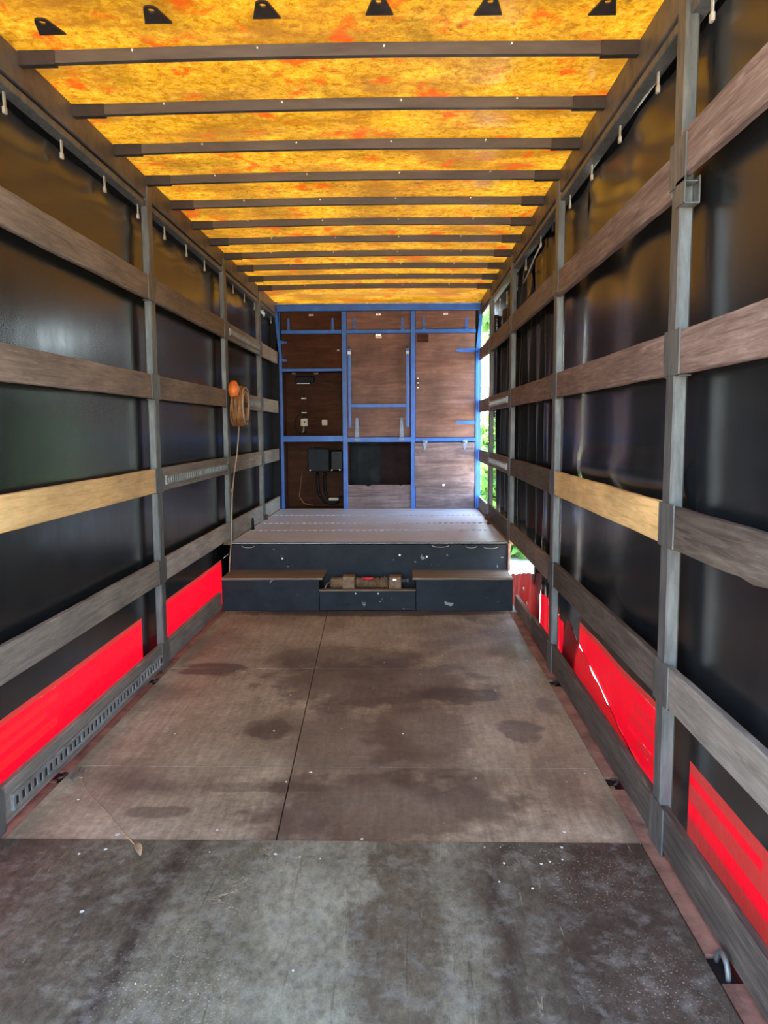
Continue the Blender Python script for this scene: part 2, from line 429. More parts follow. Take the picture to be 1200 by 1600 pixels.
def empty(name, loc):
    o = bpy.data.objects.new(name, None); col.objects.link(o); o.location = loc; o.empty_display_size = .1
    ORIG[o.name] = Vector(loc); return o

def board_mb(x0, x1, y0, y1, z0, z1, wear=.0022, seed=0, notch=()):
    """a plank running along y with slightly uneven, chipped long edges"""
    n = max(6, int((y1 - y0) / .09)); mb = MB(); ch = .004; vs = []
    for i in range(n + 1):
        y = y0 + (y1 - y0) * i / n
        a = mnoise.noise(Vector((y * 2.3, seed * 3.1, 0))) * wear * 1.6 + mnoise.noise(Vector((y * 13, seed * 5.7, 4))) * wear
        b = mnoise.noise(Vector((y * 2.1, seed * 3.1, 9))) * wear * 1.6 + mnoise.noise(Vector((y * 14, seed * 5.7, 7))) * wear
        for (ny, dy, dz) in notch:
            if abs(y - ny) < dy: b += dz
        zt, zb = z1 + a, z0 + b
        vs += [(x0, y, zb + ch), (x0 + ch, y, zb), (x1 - ch, y, zb), (x1, y, zb + ch), (x1, y, zt - ch), (x1 - ch, y, zt), (x0 + ch, y, zt), (x0, y, zt - ch)]
    fs = [(i * 8 + k, i * 8 + (k + 1) % 8, i * 8 + 8 + (k + 1) % 8, i * 8 + 8 + k) for i in range(n) for k in range(8)]
    fs += [list(range(8)), list(range(n * 8, n * 8 + 8))]
    return mb.add(vs, fs)

W = 2.46; Y0 = 0.45; YB = 9.695; ZR = 3.055; ZD = 0.53; YE = 6.823; YS = 6.458
P = [0.61, 2.734, 4.857, 6.87, 8.52]       # near faces of the side posts
BOWS = [2.785 + .5235 * i for i in range(-4, 12)]

# ================================================================== outdoors
tag(MB().box(-60, 60, -60, 90, -1.6, -1.3).build('ground', 'gravel'), 'pale sunlit gravel ground outside the trailer', 'ground', kind='structure')

def foliage(name, c, rx, ry, rz, n, mat, label, cat, group=None, trunk=None):
    root = empty(name, (c[0], c[1], -1.3)); mb = MB()
    for i in range(n):
        while 1:
            p = Vector((random.uniform(-1, 1), random.uniform(-1, 1), random.uniform(-1, 1)))
            if .35 < p.length < 1: break
        k = 1 + .22 * mnoise.noise(p * 2.5 + Vector(c))
        q = Vector((c[0] + p.x * rx * k, c[1] + p.y * ry * k, c[2] + p.z * rz * k))
        if q.z < -1.25: continue
        a = Vector((random.gauss(0, 1), random.gauss(0, 1), random.gauss(0, 1))).normalized(); b = a.cross(Vector((random.gauss(0, 1), random.gauss(0, 1), random.gauss(0, 1)))).normalized()
        L, w = random.uniform(.12, .22), random.uniform(.07, .11)
        mb.add([q - a * L, q - b * w, q + a * L, q + b * w], [(0, 1, 2, 3)])
    tag(mb.build('foliage', mat, root), kind='stuff')
    t = trunk or .08
    top = c[2] + rz * .4
    MB().tube([(c[0], c[1], -1.3), (c[0] + .05, c[1], (top - 1.3) / 2), (c[0], c[1] + .05, top)], [t * 1.3, t, t * .5], 8).build('trunk', 'bark', root)
    tag(root, label, cat, group); return root
foliage('hedge_bush', (4.1, 17.5, .1), 1.5, 1.3, 1.75, 4200, 'leaf', 'round green bush seen low through the gap beside the front wall', 'bush', 'bushes outside')
foliage('hedge_bush', (7.6, 19.5, .8), 2.2, 2.2, 2.6, 6500, 'leaf2', 'wide darker green bush behind the gap beside the front wall', 'bush', 'bushes outside')
foliage('hedge_bush', (7.2, 14.6, .6), 1.9, 2.2, 2.6, 6500, 'leaf', 'tall green bush outside on the right, behind the bunched curtain', 'bush', 'bushes outside')
foliage('garden_tree', (14.2, 18.5, 3.2), 3.0, 4.2, 4.4, 9000, 'leaf', 'tall spreading green tree outside on the right, behind the bushes', 'tree', trunk=.2)
foliage('garden_tree', (5.4, 24, 6.3), 3.0, 2.6, 2.7, 5200, 'leaf2', 'green tree crown seen high through the gap beside the front wall', 'tree', trunk=.2)

# ================================================================== floor
base = empty('floor', (0, 0, 0)); tag(base, 'brown plywood trailer floor with dark oil stains', 'floor', kind='structure')
MB().box(-.085, W + .04, Y0, YB + .55, -.25, -.022).build('subfloor', 'steel_dark', base)
G = .0025
def panel(poly, z0, z1, name, mat):
    MB().prism(poly, 'z', z0, z1).build(name, mat, base)
def xs(y): return .921 + (5.817 - y) * (1.057 - .921) / (5.817 - 2.738)   # the slanting long joint
rows = [(2.765, 3.405), (3.405, 4.87), (4.87, YS)]
for (a, b) in rows:
    panel([(.03, a + G), (xs(a) - G, a + G), (xs(b) - G, b - G), (.03, b - G)], -.02, 0, 'floor_panel', 'floor')
    panel([(xs(a) + G, a + G), (2.412, a + G), (2.412, b - G), (xs(b) + G, b - G)], -.02, 0, 'floor_panel', 'floor')
MB().box(.012, 2.405, Y0, 2.76, -.02, .006, .002).build('floor_sheet', 'floor_black', base)
rec_r = [2.10, 3.27, 4.60]; rec_l = [3.30, 4.62]
def strip(x0, x1, recs):
    ys = [Y0] + [v for r in recs for v in (r - .06, r + .06)] + [YS]
    for i in range(0, len(ys), 2):
        MB().box(x0, x1, ys[i], ys[i + 1], -.02, -.004, .001).build('edge_strip', 'redred', base)
strip(2.414, W + .03, rec_r); strip(-.06, .028, rec_l)
# lashing eyes sitting in the recesses
def lash(name, x, y, label, big):
    r = empty(name, (x, y, -.02))
    MB().box(x - .035, x + .035, y - .055, y + .055, -.021, -.012, .002).build('pocket', 'black', r)
    R = .042 if big else .028
    pts = [(x + .004, y + R * math.cos(a), -.012 + R * 1.25 * math.sin(a)) for a in [math.pi * i / 14 for i in range(15)]]
    if not big: pts = [(px + .9 * max(0, pz), py, .001 + .15 * pz) for (px, py, pz) in pts]
    MB().tube(pts, .0085 if big else .006, 8).build('ring', 'steel_dark' if not big else 'steel', r)
    if not big: MB().box(x - .03, x + .0, y - .055, y - .03, -.012, -.002, .002).build('lug', 'rust', r)
    tag(r, label, 'lashing ring', 'floor lashing rings')
lash('lashing_ring', 2.437, 2.10, 'upright grey steel lashing ring on the right floor edge beside the black sheet', True)
lash('lashing_ring', 2.437, 3.27, 'folded lashing ring in a dark recess midway along the right floor edge', False)
lash('lashing_ring', 2.437, 4.60, 'folded lashing ring at the foot of the second right post', False)
lash('lashing_ring', .004, 3.30, 'folded lashing ring in a dark recess at the left floor edge', False)
lash('lashing_ring', .004, 4.62, 'folded lashing ring at the foot of the first fully seen left post', False)

# ================================================================== roof
def roof():
    mb = MB(); nx, ny = 24, 110; vs = []
    for j in range(ny + 1):
        for i in range(nx + 1):
            x = -.03 + (W + .06) * i / nx; y = Y0 + (YB + .6 - Y0) * j / ny
            z = ZR + .006 * mnoise.noise(Vector((x * 1.4, y * 2.1, 3))) + .012 * math.sin(math.pi * i / nx)
            vs.append((x, y, z))
    fs = [(j * (nx + 1) + i, j * (nx + 1) + i + 1, (j + 1) * (nx + 1) + i + 1, (j + 1) * (nx + 1) + i) for j in range(ny) for i in range(nx)]
    mb.add(vs, fs, True)
    r = mb.build('ceiling', 'roof', None, (0, 0, ZR))
    tag(r, 'mottled yellow and orange translucent roof sheet', 'roof', kind='structure'); return r
ceil = roof()
# triangular stiffener plates with a hole on the roof skin
for i, (x, y) in enumerate(((.185, 3.12), (.619, 3.05), (1.032, 3.03), (1.452, 3.02), (1.854, 3.035), (2.278, 3.05))):
    n = 12; mb = MB(); z1 = ZR + .004; z0 = ZR - .003
    outer = [(x - .052, y + .055), (x + .052, y + .055)]
    k = [(x + .026 * math.cos(a), y - .04 + .026 * math.sin(a)) for a in [math.radians(-10 - 160 * q / 8) for q in range(9)]]
    outer += k
    hole = [(x + .011 * math.cos(2 * math.pi * q / len(outer) + 1.2), y - .04 + .011 * math.sin(-2 * math.pi * q / len(outer) - 1.2)) for q in range(len(outer))]
    # order the hole to follow the outline
    def ang(p): return math.atan2(p[1] - (y - .035), p[0] - x)
    outer = sorted(outer, key=ang); hole = sorted([(x + .015 * math.cos(ang(p)), y - .036 + .015 * math.sin(ang(p))) for p in outer], key=ang)
    N = len(outer); vs = [(*p, z0) for p in outer] + [(*p, z0) for p in hole] + [(*p, z1) for p in outer] + [(*p, z1) for p in hole]
    fs = []
    for q in range(N):
        r = (q + 1) % N
        fs += [(q, r, N + r, N + q), (2 * N + q, 3 * N + q, 3 * N + r, 2 * N + r), (q, 2 * N + q, 2 * N + r, r), (N + q, N + r, 3 * N + r, 3 * N + q)]
    mb.add(vs, fs).build('roof_plate', 'steel_dark', ceil)

ordn = ['first', 'second', 'third', 'fourth', 'fifth', 'sixth', 'seventh', 'eighth', 'ninth', 'tenth', 'eleventh']
vis = 0
for bi, y in enumerate(BOWS):
    if y > YB - .2: continue
    root = empty('roof_bow', (W / 2, y, 3.0))
    dz = .010
    mb = MB(); n = 12; vs = []
    for i in range(n + 1):
        x = .10 + (W - .2) * i / n; c = .012 * math.sin(math.pi * (x / W))
        vs += [(x, y - .014, 3.002 + c), (x, y + .014, 3.002 + c), (x, y + .014, 3.050 + c), (x, y - .014, 3.050 + c)]
    fs = [(i * 4 + k, i * 4 + (k + 1) % 4, i * 4 + 4 + (k + 1) % 4, i * 4 + 4 + k) for i in range(n) for k in range(4)] + [(0, 1, 2, 3), (n * 4, n * 4 + 1, n * 4 + 2, n * 4 + 3)]
    beam = mb.add(vs, fs).build('beam', 'bow', root)
    for (a, b) in ((-.015, .137), (W - .137, W + .015)):
        MB().box(a, b, y - .019, y + .019, 2.997, 3.053, .002).build('end_sleeve', 'steel_dark', root)
    if y > 2.9:
        vis += 1
        for x in (.44, .97, 1.50, 2.02):
            MB().lathe((x + .05 * math.sin(bi * 3 + x), y - .014, 3.046), 'y', [(-.009, .002), (-.007, .0065), (-.002, .0075), (0, .0075)], 8).build('rivet', 'chrome', beam)
        lab = f'grey roof bow with dark end sleeves, {ordn[vis - 1]} seen counting from the camera'
    else: lab = f'grey roof bow overhead outside the view, {["fifth", "fourth", "third", "second", "first"][bi]} before the triangular plates'
    tag(root, lab, 'roof bow', 'roof bows')

# side rails below the roof (cant rail, groove, curtain track, valance)
for sd, (sx, s) in (('left', (0, -1)), ('right', (W, 1))):
    def X(a, b): return (sx + s * a, sx + s * b) if s > 0 else (sx - b, sx - a)
    r = empty('trim_1' if s < 0 else 'trim_2', (sx + s * .05, 4.5, 2.74)); tag(r, f'grimy brown roof rail with curtain track along the {sd} side', 'rail', kind='structure')
    MB().box(*X(.012, .075), Y0, YB, 2.922, 3.052, .004).build('rail_beam', 'cant', r)
    MB().box(*X(.03, .075), Y0, YB, 2.905, 2.922).build('rail_groove', 'black', r)
    MB().box(*X(.016, .075), Y0, YB, 2.872, 2.906, .004).build('curtain_track', 'steel', r)
    MB().box(*X(.20, .208), Y0, YB + .6, 2.70, 3.07, .002).build('leak_valance', 'black', r)  # added outer strip, stops daylight leaking in over the curtain top
    MB().box(*X(.03, .205), Y0, YB + .6, 3.056, 3.075).build('roof_flange', 'black', r)

# ================================================================== posts
side_words = {-1: 'left', 1: 'right'}
post_words = ['behind the camera', 'nearest the camera', 'second from the camera', 'third from the camera', 'farthest from the camera']
ROWS_Z = {-1: [2.465, 1.868, 1.285, .705], 1: [2.485, 1.858, 1.262, .692]}
H = .146
for s, sx in ((-1, 0.0), (1, W)):
    for pi, y in enumerate(P):
        zb = -.022 if y < 6.5 else ZD - .02
        r = empty('side_post', (sx + s * .025, y + .04, zb))
        a, b = (sx - .05, sx - .003) if s < 0 else (sx + .003, sx + .05)
        # C shaped post: web to the inside, two flanges
        MB().box(a, b, y, y + .085, zb, 2.995 if pi else 2.99, .006).build('post_body', 'steel', r)
        a2, b2 = (sx - .003, sx + .003) if s < 0 else (sx - .003, sx + .003)
        rows = ROWS_Z[s] if y < 6.5 else ROWS_Z[s][:3]
        for z in rows:
            mb = MB()
            mb.box(a2, b2, y - .055, y + .10, z - H - .004, z + .004, .0015)
            o1, o2 = (sx - .042, sx - .003) if s < 0 else (sx + .003, sx + .042)
            mb.box(o1, o2, y - .055, y - .002, z - H - .009, z - H - .005, .001)
            mb.box(o1, o2, y + .087, y + .10, z - H - .009, z - H - .005, .001)
            mb.build('board_pocket', 'steel', r)
        kz = .165 if y < 6.5 else .70
        MB().box(a2, b2, y - .05, y + .095, kz - .19, kz + .005, .0015).build('foot_plate', 'steel', r)
        if y > 8: MB().box(*((0.0, .035) if s < 0 else (W - .035, W)), y + .0, y + .07, ZD, ZD + .055, .004).build('foot_bolt', 'rust_dark', r)
        tag(r, f'grey steel side post on the {side_words[s]}, {post_words[pi]}', 'post', 'side posts')
# the empty pocket below the top board on the nearest right post
pr = [o for o in col.objects if o.name.startswith('side_post') and abs(o.location.y - P[1] - .04) < .01 and o.location.x > 1][0]
mb = MB(); y = P[1]
z0 = 2.265
mb.box(W - .003, W + .002, y - .055, y + .03, z0, z0 + .085, .001); mb.box(W, W + .05, y - .055, y - .002, z0 - .004, z0 + .001, .001); mb.box(W + .045, W + .05, y - .055, y - .002, z0, z0 + .085, .001)
mb.build('empty_pocket', 'steel', pr)

# ================================================================== boards
def track(parent, s, sx, y0, y1, z, hh=.03):
    """pressed steel lashing track with a row of slots, screwed to a board"""
    t = 1 if s < 0 else -1
    def X(a, b): return tuple(sorted((sx + t * a, sx + t * b)))
    mb = MB()
    mb.box(*X(.0, .004), y0, y1, z - hh, z + hh)
    mb.box(*X(.004, .014), y0, y1, z + hh * .55, z + hh, .002); mb.box(*X(.004, .014), y0, y1, z - hh, z - hh * .55, .002)
    y = y0
    while y < y1 - .03:
        mb.box(*X(.004, .011), y, y + .019, z - hh * .56, z + hh * .56); y += .05
    tr = mb.build('lashing_track', 'steel_zinc', parent)
    MB().box(*X(.004, .0055), y0, y1, z - hh * .62, z + hh * .62).build('slot_back', 'black', tr)

bay_words = ['nearest bay', 'second bay', 'third bay', 'last bay']
def rail(s, y0, y1, z1, mat, look, where, h=H, seed=0, trk=None, notch=(), name='side_board', tilt=0):
    sx = 0.0 if s < 0 else W
    a, b = (sx - .034, sx - .003) if s < 0 else (sx + .003, sx + .034)
    if trk is None:
        o = board_mb(a, b, y0, y1, z1 - h, z1, seed=seed, notch=notch).build(name, mat)
    else:
        o = empty(name, (sx, (y0 + y1) / 2, z1 - h))
        board_mb(a, b, y0, y1, z1 - h, z1, seed=seed).build('board', mat, o)
        track(o, s, sx - .003 if s < 0 else sx + .003, y0 + .06, y1 - .06, z1 - h * .55, .034 if name == 'kick_board' else .03)
    return tag(o, f'{look}, {where}', 'board', f'{side_words[s]} side boards')

L, R_ = -1, 1
e0 = .006
def span(i, pl=P): # between post i and i+1
    return P[i] + .09, P[i + 1] - .005
rw = ['topmost', 'second down', 'third down', 'fourth down']
spec = {
 # (side, bay index): [(mat, look, trk)]
 (L, 1): [('wood_brown', 'grey-brown worn board', 0), ('wood_brown', 'scratched grey-brown board', 0), ('pine', 'fresh pale pine board', 0), ('wood_grey', 'weathered grey knotty board', 0)],
 (L, 2): [('wood_brown', 'brown worn board', 0), ('wood_brown', 'light brown board', 0), ('wood_grey', 'grey board with slotted steel track', 1), ('wood_pale', 'bleached pale board', 0)],
 (L, 3): [('wood_grey', 'grey board with slotted steel track', 1), ('wood_grey', 'grey board with slotted steel track behind the cable coil', 1), ('wood_grey', 'plain grey streaked board', 0)],
 (L, 4): [('wood_grey', 'short grey board', 0), ('wood_grey', 'short grey board', 0), ('wood_grey', 'short grey scratched board', 0)],
 (R_, 0): [('wood_red', 'wide reddish scraped board', 0), ('wood_red', 'reddish scuffed board', 0), ('wood_dark', 'dark split board with chipped lower edge', 0), ('wood_grey', 'thick weathered knotty board', 0)],
 (R_, 1): [('wood_red', 'reddish brown board', 0), ('wood_red', 'dark reddish scratched board', 0), ('pine', 'fresh pine board', 0), ('wood_dark', 'dark grey-brown board', 0)],
 (R_, 2): [('wood_brown', 'brown board', 0), ('wood_red', 'reddish brown grained board', 0), ('wood_dark', 'dark grey board', 0), ('wood_brown', 'tan brown board', 0)],
 (R_, 3): [('wood_brown', 'brown board', 0), ('wood_brown', 'brown board with slotted steel track', 1), ('wood_brown', 'brown board with slotted steel track', 1)],
 (R_, 4): [('wood_brown', 'short brown board across the bright gap', 0), ('wood_brown', 'short brown board across the bright gap', 0), ('wood_grey', 'short grey board across the bright gap', 0)],
}
sd = 0
for (s, bay), lst in spec.items():
    y0 = P[bay] + .09; y1 = (P[bay + 1] - .005) if bay + 1 < len(P) else YB - .004
    if (s, bay) == (R_, 0): y0 = .75
    bw = bay_words[bay - 1] if s < 0 else (['bay beside the camera'] + bay_words)[bay] if bay else 'bay beside the camera'
    for k, (m, look, tk) in enumerate(lst):
        sd += 1
        z = ROWS_Z[s][k]; h = H
        if (s, bay) == (R_, 0): z += (.022, 0, -.004, -.002)[k]
        if (s, bay) == (R_, 1) and k == 0: z -= .025
        nt_ = ((1.9, .12, .012), (2.2, .05, .008)) if (s, bay, k) == (R_, 0, 2) else ()
        rail(s, y0, y1, z, m, look, f'{side_words[s]} {bw}, {rw[k]}', h, sd, tk or None, nt_)
# kick boards at floor level
def kick(s, y0, y1, z0, z1, m, look, where, trk=None, seed=0, notch=()):
    sx = 0.0 if s < 0 else W
    return rail(s, y0, y1, z1, m, look, where, z1 - z0, 50 + seed, trk, notch, 'kick_board')
o = kick(L, P[1] + .09, P[2] - .005, .012, .168, 'wood_grey', 'grey floor-level board with slotted steel track', 'nearest bay on the left', 1, 1)
kick(L, P[2] + .09, YS - .01, .012, .162, 'wood_grey', 'worn grey floor-level board beside the step', 'second bay on the left', None, 2)
kick(L, P[3] + .09, P[4] - .005, ZD + .004, .70, 'wood_pale', 'bluish grey board along the raised deck', 'third bay on the left', None, 3)
kick(L, P[4] + .09, YB - .004, ZD + .004, .69, 'wood_pale', 'short grey board along the raised deck', 'by the front wall on the left', None, 4)
kick(R_, .75, P[1] - .005, .012, .168, 'wood_dark', 'dark grey floor-level board with lit top edge', 'beside the camera on the right', None, 5)
kick(R_, P[1] + .09, P[2] - .005, .012, .168, 'wood_dark', 'long dark brown floor-level board', 'nearest full bay on the right', None, 6)
kick(R_, P[2] + .09, 5.60, .012, .165, 'wood_dark', 'short dark floor-level board, nearer of two before the step', 'right second bay', None, 7)
kick(R_, 5.585, YS - .01, .022, .142, 'wood_brown', 'low brown floor-level board meeting the step', 'right second bay', None, 8)
kick(R_, P[3] + .09, P[4] - .005, ZD + .004, .69, 'wood_dark', 'brown stained board along the raised deck', 'third bay on the right', None, 9)
kick(R_, P[4] + .09, YB - .004, ZD + .004, .68, 'wood_grey', 'short board along the raised deck below the bright gap', 'right side', None, 10)

# ================================================================== curtains
def curtain_sheet(fx, y0, y1, ztop, zbot, ny, nz, s):
    mb = MB(); vs = []
    for j in range(ny + 1):
        y = y0 + (y1 - y0) * j / ny
        zt, zb = ztop(y), zbot(y)
        for i in range(nz + 1):
            t = i / nz; z = zb + (zt - zb) * t
            vs.append((fx(y, z), y, z))
    fs = [(j * (nz + 1) + i, j * (nz + 1) + i + 1, (j + 1) * (nz + 1) + i + 1, (j + 1) * (nz + 1) + i) for j in range(ny) for i in range(nz)]
    return mb.add(vs, fs, True)
def patch(fx, y0, y1, z0, z1, ny, nz, off):
    mb = MB(); vs = []
    for j in range(ny + 1):
        y = y0 + (y1 - y0) * j / ny
        for i in range(nz + 1):
            za, zb = (z0(y), z1(y)) if callable(z0) else (z0, z1)
            z = za + (zb - za) * i / nz; vs.append((fx(y, z) + off, y, z))
    fs = [(j * (nz + 1) + i, j * (nz + 1) + i + 1, (j + 1) * (nz + 1) + i + 1, (j + 1) * (nz + 1) + i) for j in range(ny) for i in range(nz)]
    return mb.add(vs, fs, True)
def band(fx, y0, y1, z0, z1, stripes, base, alt, parent):
    """a welded red band cut into strips: alt-coloured strips are (z0, z1, ya, yb)"""
    cuts = sorted({z0, z1} | {z for q in stripes for z in q[:2] if z0 < z < z1})
    A, B = MB(), []
    for za, zb in zip(cuts, cuts[1:]):
        hit = [q for q in stripes if q[0] < (za + zb) / 2 < q[1]]
        segs = [(y0, y1, False)]
        if hit: segs = [(y0, hit[0][2], False), (hit[0][2], hit[0][3], True), (hit[0][3], y1, False)]
        for (a, b, f) in segs:
            if b - a < .01: continue
            q = patch(fx, a, b, za, zb, max(3, int((b - a) / .06)), max(1, int((zb - za) / .05)), 0)
            if f: q.build('lettering_stripe', alt, parent)
            else: A.add(q.v, q.f, True)
    return A.build('red_band', base, parent)
HOOKS_L = [3.235 + .526 * i for i in range(-2, 13)]
def sag(y, hooks):    # little scallops of the top hem between hooks
    d = min(abs(y - h) for h in hooks); return d / .263
def fxL(y, z):
    x = -.088 + .006 * mnoise.noise(Vector((y * .9, z * .7, 1)))
    if z > 2.6:
        x -= .012 * (z - 2.6) / .25 * (0.5 - .5 * math.cos(math.pi * min(1, sag(y, HOOKS_L)))) * (1 + .4 * math.sin(y * 7))
    if z > 2.66: x += .008 * math.sin((z - 2.66) * 90) * max(0, 1 - abs(z - 2.74) / .07)
    return x
cl = empty('side_curtain', (-.088, 4.5, -.1)); tag(cl, 'flat black tarpaulin curtain with red band along the left side', 'curtain')
# the curtain has openings where the red translucent band is welded in
RED_L = [(Y0, 4.70, .372), (5.02, 6.845, .352)]
def sheetL(y0, y1, z0, z1, ny, nz): return curtain_sheet(fxL, y0, y1, lambda y: z1, lambda y: z0, ny, nz, -1)
mbl = sheetL(Y0, YB + .55, .372, 2.852, 160, 44)
for (a, b) in ((4.70, 5.02), (6.845, YB + .55)):
    q = sheetL(a, b, -.14, .372, 10, 6); mbl.add(q.v, q.f, True)
mbl.build('curtain_sheet', 'pvc', cl)
patch(fxL, Y0, 4.70, .345, .372, 40, 1, 0).build('band_hem', 'red_dull', cl)
patch(fxL, 5.02, 6.845, .345, .372, 20, 1, 0).build('band_hem', 'red_dull', cl)
band(fxL, Y0, 4.70, -.14, .345, [(.285, .315, 1.4, 3.52), (.235, .262, 1.4, 3.40), (.165, .205, 1.4, 3.50)], 'red', 'red_mid', cl)
band(fxL, 5.02, 6.845, -.14, .345, [], 'red', 'red_mid', cl)
def hook_at(x, y, z, parent, s):
    mb = MB()
    mb.box(x - .003, x + .003, y - .009, y + .009, z - .105, z, .001)
    mb.box(x - .005, x + .005, y - .014, y + .014, z - .012, z + .008, .002)
    mb.box(x - .006, x + .006, y - .012, y + .012, z - .112, z - .085, .002)
    mb.build('roller_hook', 'hook', parent)
for y in HOOKS_L: hook_at(-.05, y, 2.90, cl, -1)

HOOKS_R = [2.635 + .527 * i for i in range(-2, 6)] + [5.27, 5.72]
def pleat(y):
    if y < 5.0: return 0.0
    return min(1, (y - 5.0) / .35)
def fxR(y, z):
    x = W + .088 + .007 * mnoise.noise(Vector((y * .9, z * .6, 11)))
    if y > 2.7 and y < 5.2: x += .011 * math.sin((y - 2.9) * 7.5 + .25 * z) * min(1, (y - 2.7) / .5) * (1 if z > .5 else .3)
    a = pleat(y)
    if a: x += a * (.035 + .030 * math.sin((y - 5.0) * 15.5 + .5 * math.sin(z * 1.3 + y)) + .014 * math.sin((y - 5) * 29 + z * .6) + .012 * mnoise.noise(Vector((y * 5, z * 1.6, 2))))
    if 2.75 < y < 4.85:   # the bulge just above the pine board
        g = math.exp(-((z - 1.33) / .05) ** 2) * min(1, max(0, (4.75 - y) / .4)); x -= .030 * g * (1 + .4 * mnoise.noise(Vector((y * 4, 0, 0))))
    if z > 2.66 and y < 5: x += .008 * math.sin((z - 2.66) * 90) * max(0, 1 - abs(z - 2.74) / .07)
    return x
def ztR(y):
    if y < 5.85: return 2.852
    if y < 6.9: return 2.852 - .16 * (y - 5.85) + .03 * math.sin((y - 5.85) * 11)
    return 2.76 + .06 * math.sin((y - 6.9) * 3.2)
YC = 8.72
def zbR(y):
    if y < 6.12: return -.14
    if y < 6.34: return .20 + .28 * (y - 6.12) / .22
    return min(.57, .48 + .2 * (y - 6.34))
cr = empty('side_curtain', (W + .088, 4.0, -.1)); tag(cr, 'black tarpaulin curtain bunched into folds at its far end along the right side', 'curtain')
RT = lambda y: .352 if y < 2.695 else .425
mbr = MB()
def addR(y0, y1, zt, zb, ny, nz):
    q = curtain_sheet(fxR, y0, y1, zt, zb, ny, nz, 1); mbr.add(q.v, q.f, True)
addR(Y0, 2.695, lambda y: 2.852, lambda y: .352, 60, 40)
addR(2.695, 2.95, lambda y: 2.852, lambda y: -.14, 10, 44)
addR(2.95, 4.42, lambda y: 2.852, lambda y: .425 + .0 * y, 60, 44)
addR(4.42, 4.88, lambda y: 2.852, lambda y: -.14, 16, 44)
addR(4.88, 5.83, lambda y: 2.852, lambda y: .30, 60, 44)
addR(5.83, YC, ztR, lambda y: max(.30, zbR(y)), 150, 44)
q = patch(fxR, YC, 9.12, lambda y: 1.42 + (y - YC) * .9, ztR, 14, 30, 0); mbr.add(q.v, q.f, True)
mbr.build('curtain_sheet', 'pvc', cr)
patch(fxR, Y0, 2.695, .322, .352, 30, 1, 0).build('band_hem', 'red_dull', cr)
band(fxR, Y0, 2.695, -.14, .322, [(.272, .308, 2.12, 2.695), (.150, .208, 1.0, 2.695), (-.14, .087, 1.0, 2.695)], 'red_dull', 'red', cr)
patch(fxR, 2.95, 4.42, .395, .425, 30, 1, 0).build('band_hem', 'red_dull', cr)
band(fxR, 2.95, 3.42, .07, .395, [(.30, .325, 2.95, 3.35), (.235, .262, 2.95, 3.42), (.15, .19, 2.95, 3.30)], 'red', 'red_mid', cr)
zlow = lambda y: .10 + (y - 3.42) * .19
patch(fxR, 3.42, 4.42, zlow, lambda y: .395, 24, 8, 0).build('red_band', 'red', cr)
patch(fxR, 4.88, 5.95, -.14, .30, 34, 8, 0).build('red_band', 'red', cr)
# loose lower skirts, pulled in over the floor edge and folded up by the step
def skirt(rowsp, name, mat, nseg=24, amp=.012, sd=0):
    mb = MB(); vs = []; nr = len(rowsp)
    for i in range(nseg + 1):
        t = i / nseg
        for (a, b) in rowsp:
            p = Vector(a).lerp(Vector(b), t)
            k = amp * mnoise.noise(Vector((t * 9 + sd, p.z * 12, sd)))
            vs.append((p.x + k, p.y, p.z + k * .6))
    fs = [(i * nr + k, i * nr + k + 1, (i + 1) * nr + k + 1, (i + 1) * nr + k) for i in range(nseg) for k in range(nr - 1)]
    return mb.add(vs, fs, True).build(name, mat, cr)
skirt([((W + .084, 2.95, .02), (W + .082, 4.75, .352)), ((W + .062, 2.95, -.01), (W + .064, 4.75, .27)), ((W + .056, 2.95, -.03), (W + .056, 4.75, .16)), ((W + .054, 2.95, -.06), (W + .052, 4.75, .02))], 'loose_skirt', 'red_mid', 30, .010, 3)
skirt([((W + .105, 5.74, .455), (W + .11, 7.45, .13)), ((W + .09, 5.70, .30), (W + .10, 7.45, .06)), ((W + .078, 5.64, .14), (W + .09, 7.45, .0)), ((W + .068, 5.58, .0), (W + .08, 7.45, -.06)), ((W + .06, 5.5, -.14), (W + .07, 7.45, -.14))], 'folded_flap', 'red_dull', 36, .024, 8)
for (y, z) in ((6.55, .30), (6.38, .20), (6.2, .12), (6.0, .06)):
    MB().lathe((W + .066, y, z), 'x', [(-.006, .010), (-.004, .016), (.004, .016)], 10).build('eyelet', 'chrome', cr)
for y in HOOKS_R: hook_at(W + .05, y, 2.91, cr, 1)
for (y, z) in ((6.45, 2.79), (6.95, 2.72), (7.6, 2.70), (8.15, 2.72)): hook_at(W + .06, y, z + .10, cr, 1)
# rope holding the slack of the hem
MB().tube([(W + .045, 5.72, 2.80), (W + .04, 5.95, 2.76), (W + .04, 6.25, 2.70), (W + .05, 6.5, 2.69)], .006, 6).build('tie_cord', 'hook', cr)
# a crumpled corner of tarpaulin hanging in from the track near the far end
mb = MB(); vs = []
nx, nz = 40, 16
for i in range(nx + 1):
    for j in range(nz + 1):
        u, v = i / nx, j / nz
        y = 6.25 + 1.15 * u + .12 * v; z = 2.87 - .42 * v - .05 * u + .06 * math.sin(u * 5)
        x = W + .112 - .015 * math.sin(math.pi * u) * (1 - .5 * v) + .03 * math.sin(u * 19 - v * 5) + .012 * mnoise.noise(Vector((u * 6, v * 6, 5)))
        vs.append((x, y, z))
fs = [(i * (nz + 1) + j, i * (nz + 1) + j + 1, (i + 1) * (nz + 1) + j + 1, (i + 1) * (nz + 1) + j) for i in range(nx) for j in range(nz)]
mb.add(vs, fs, True).build('crumpled_corner', 'pvc', cr)

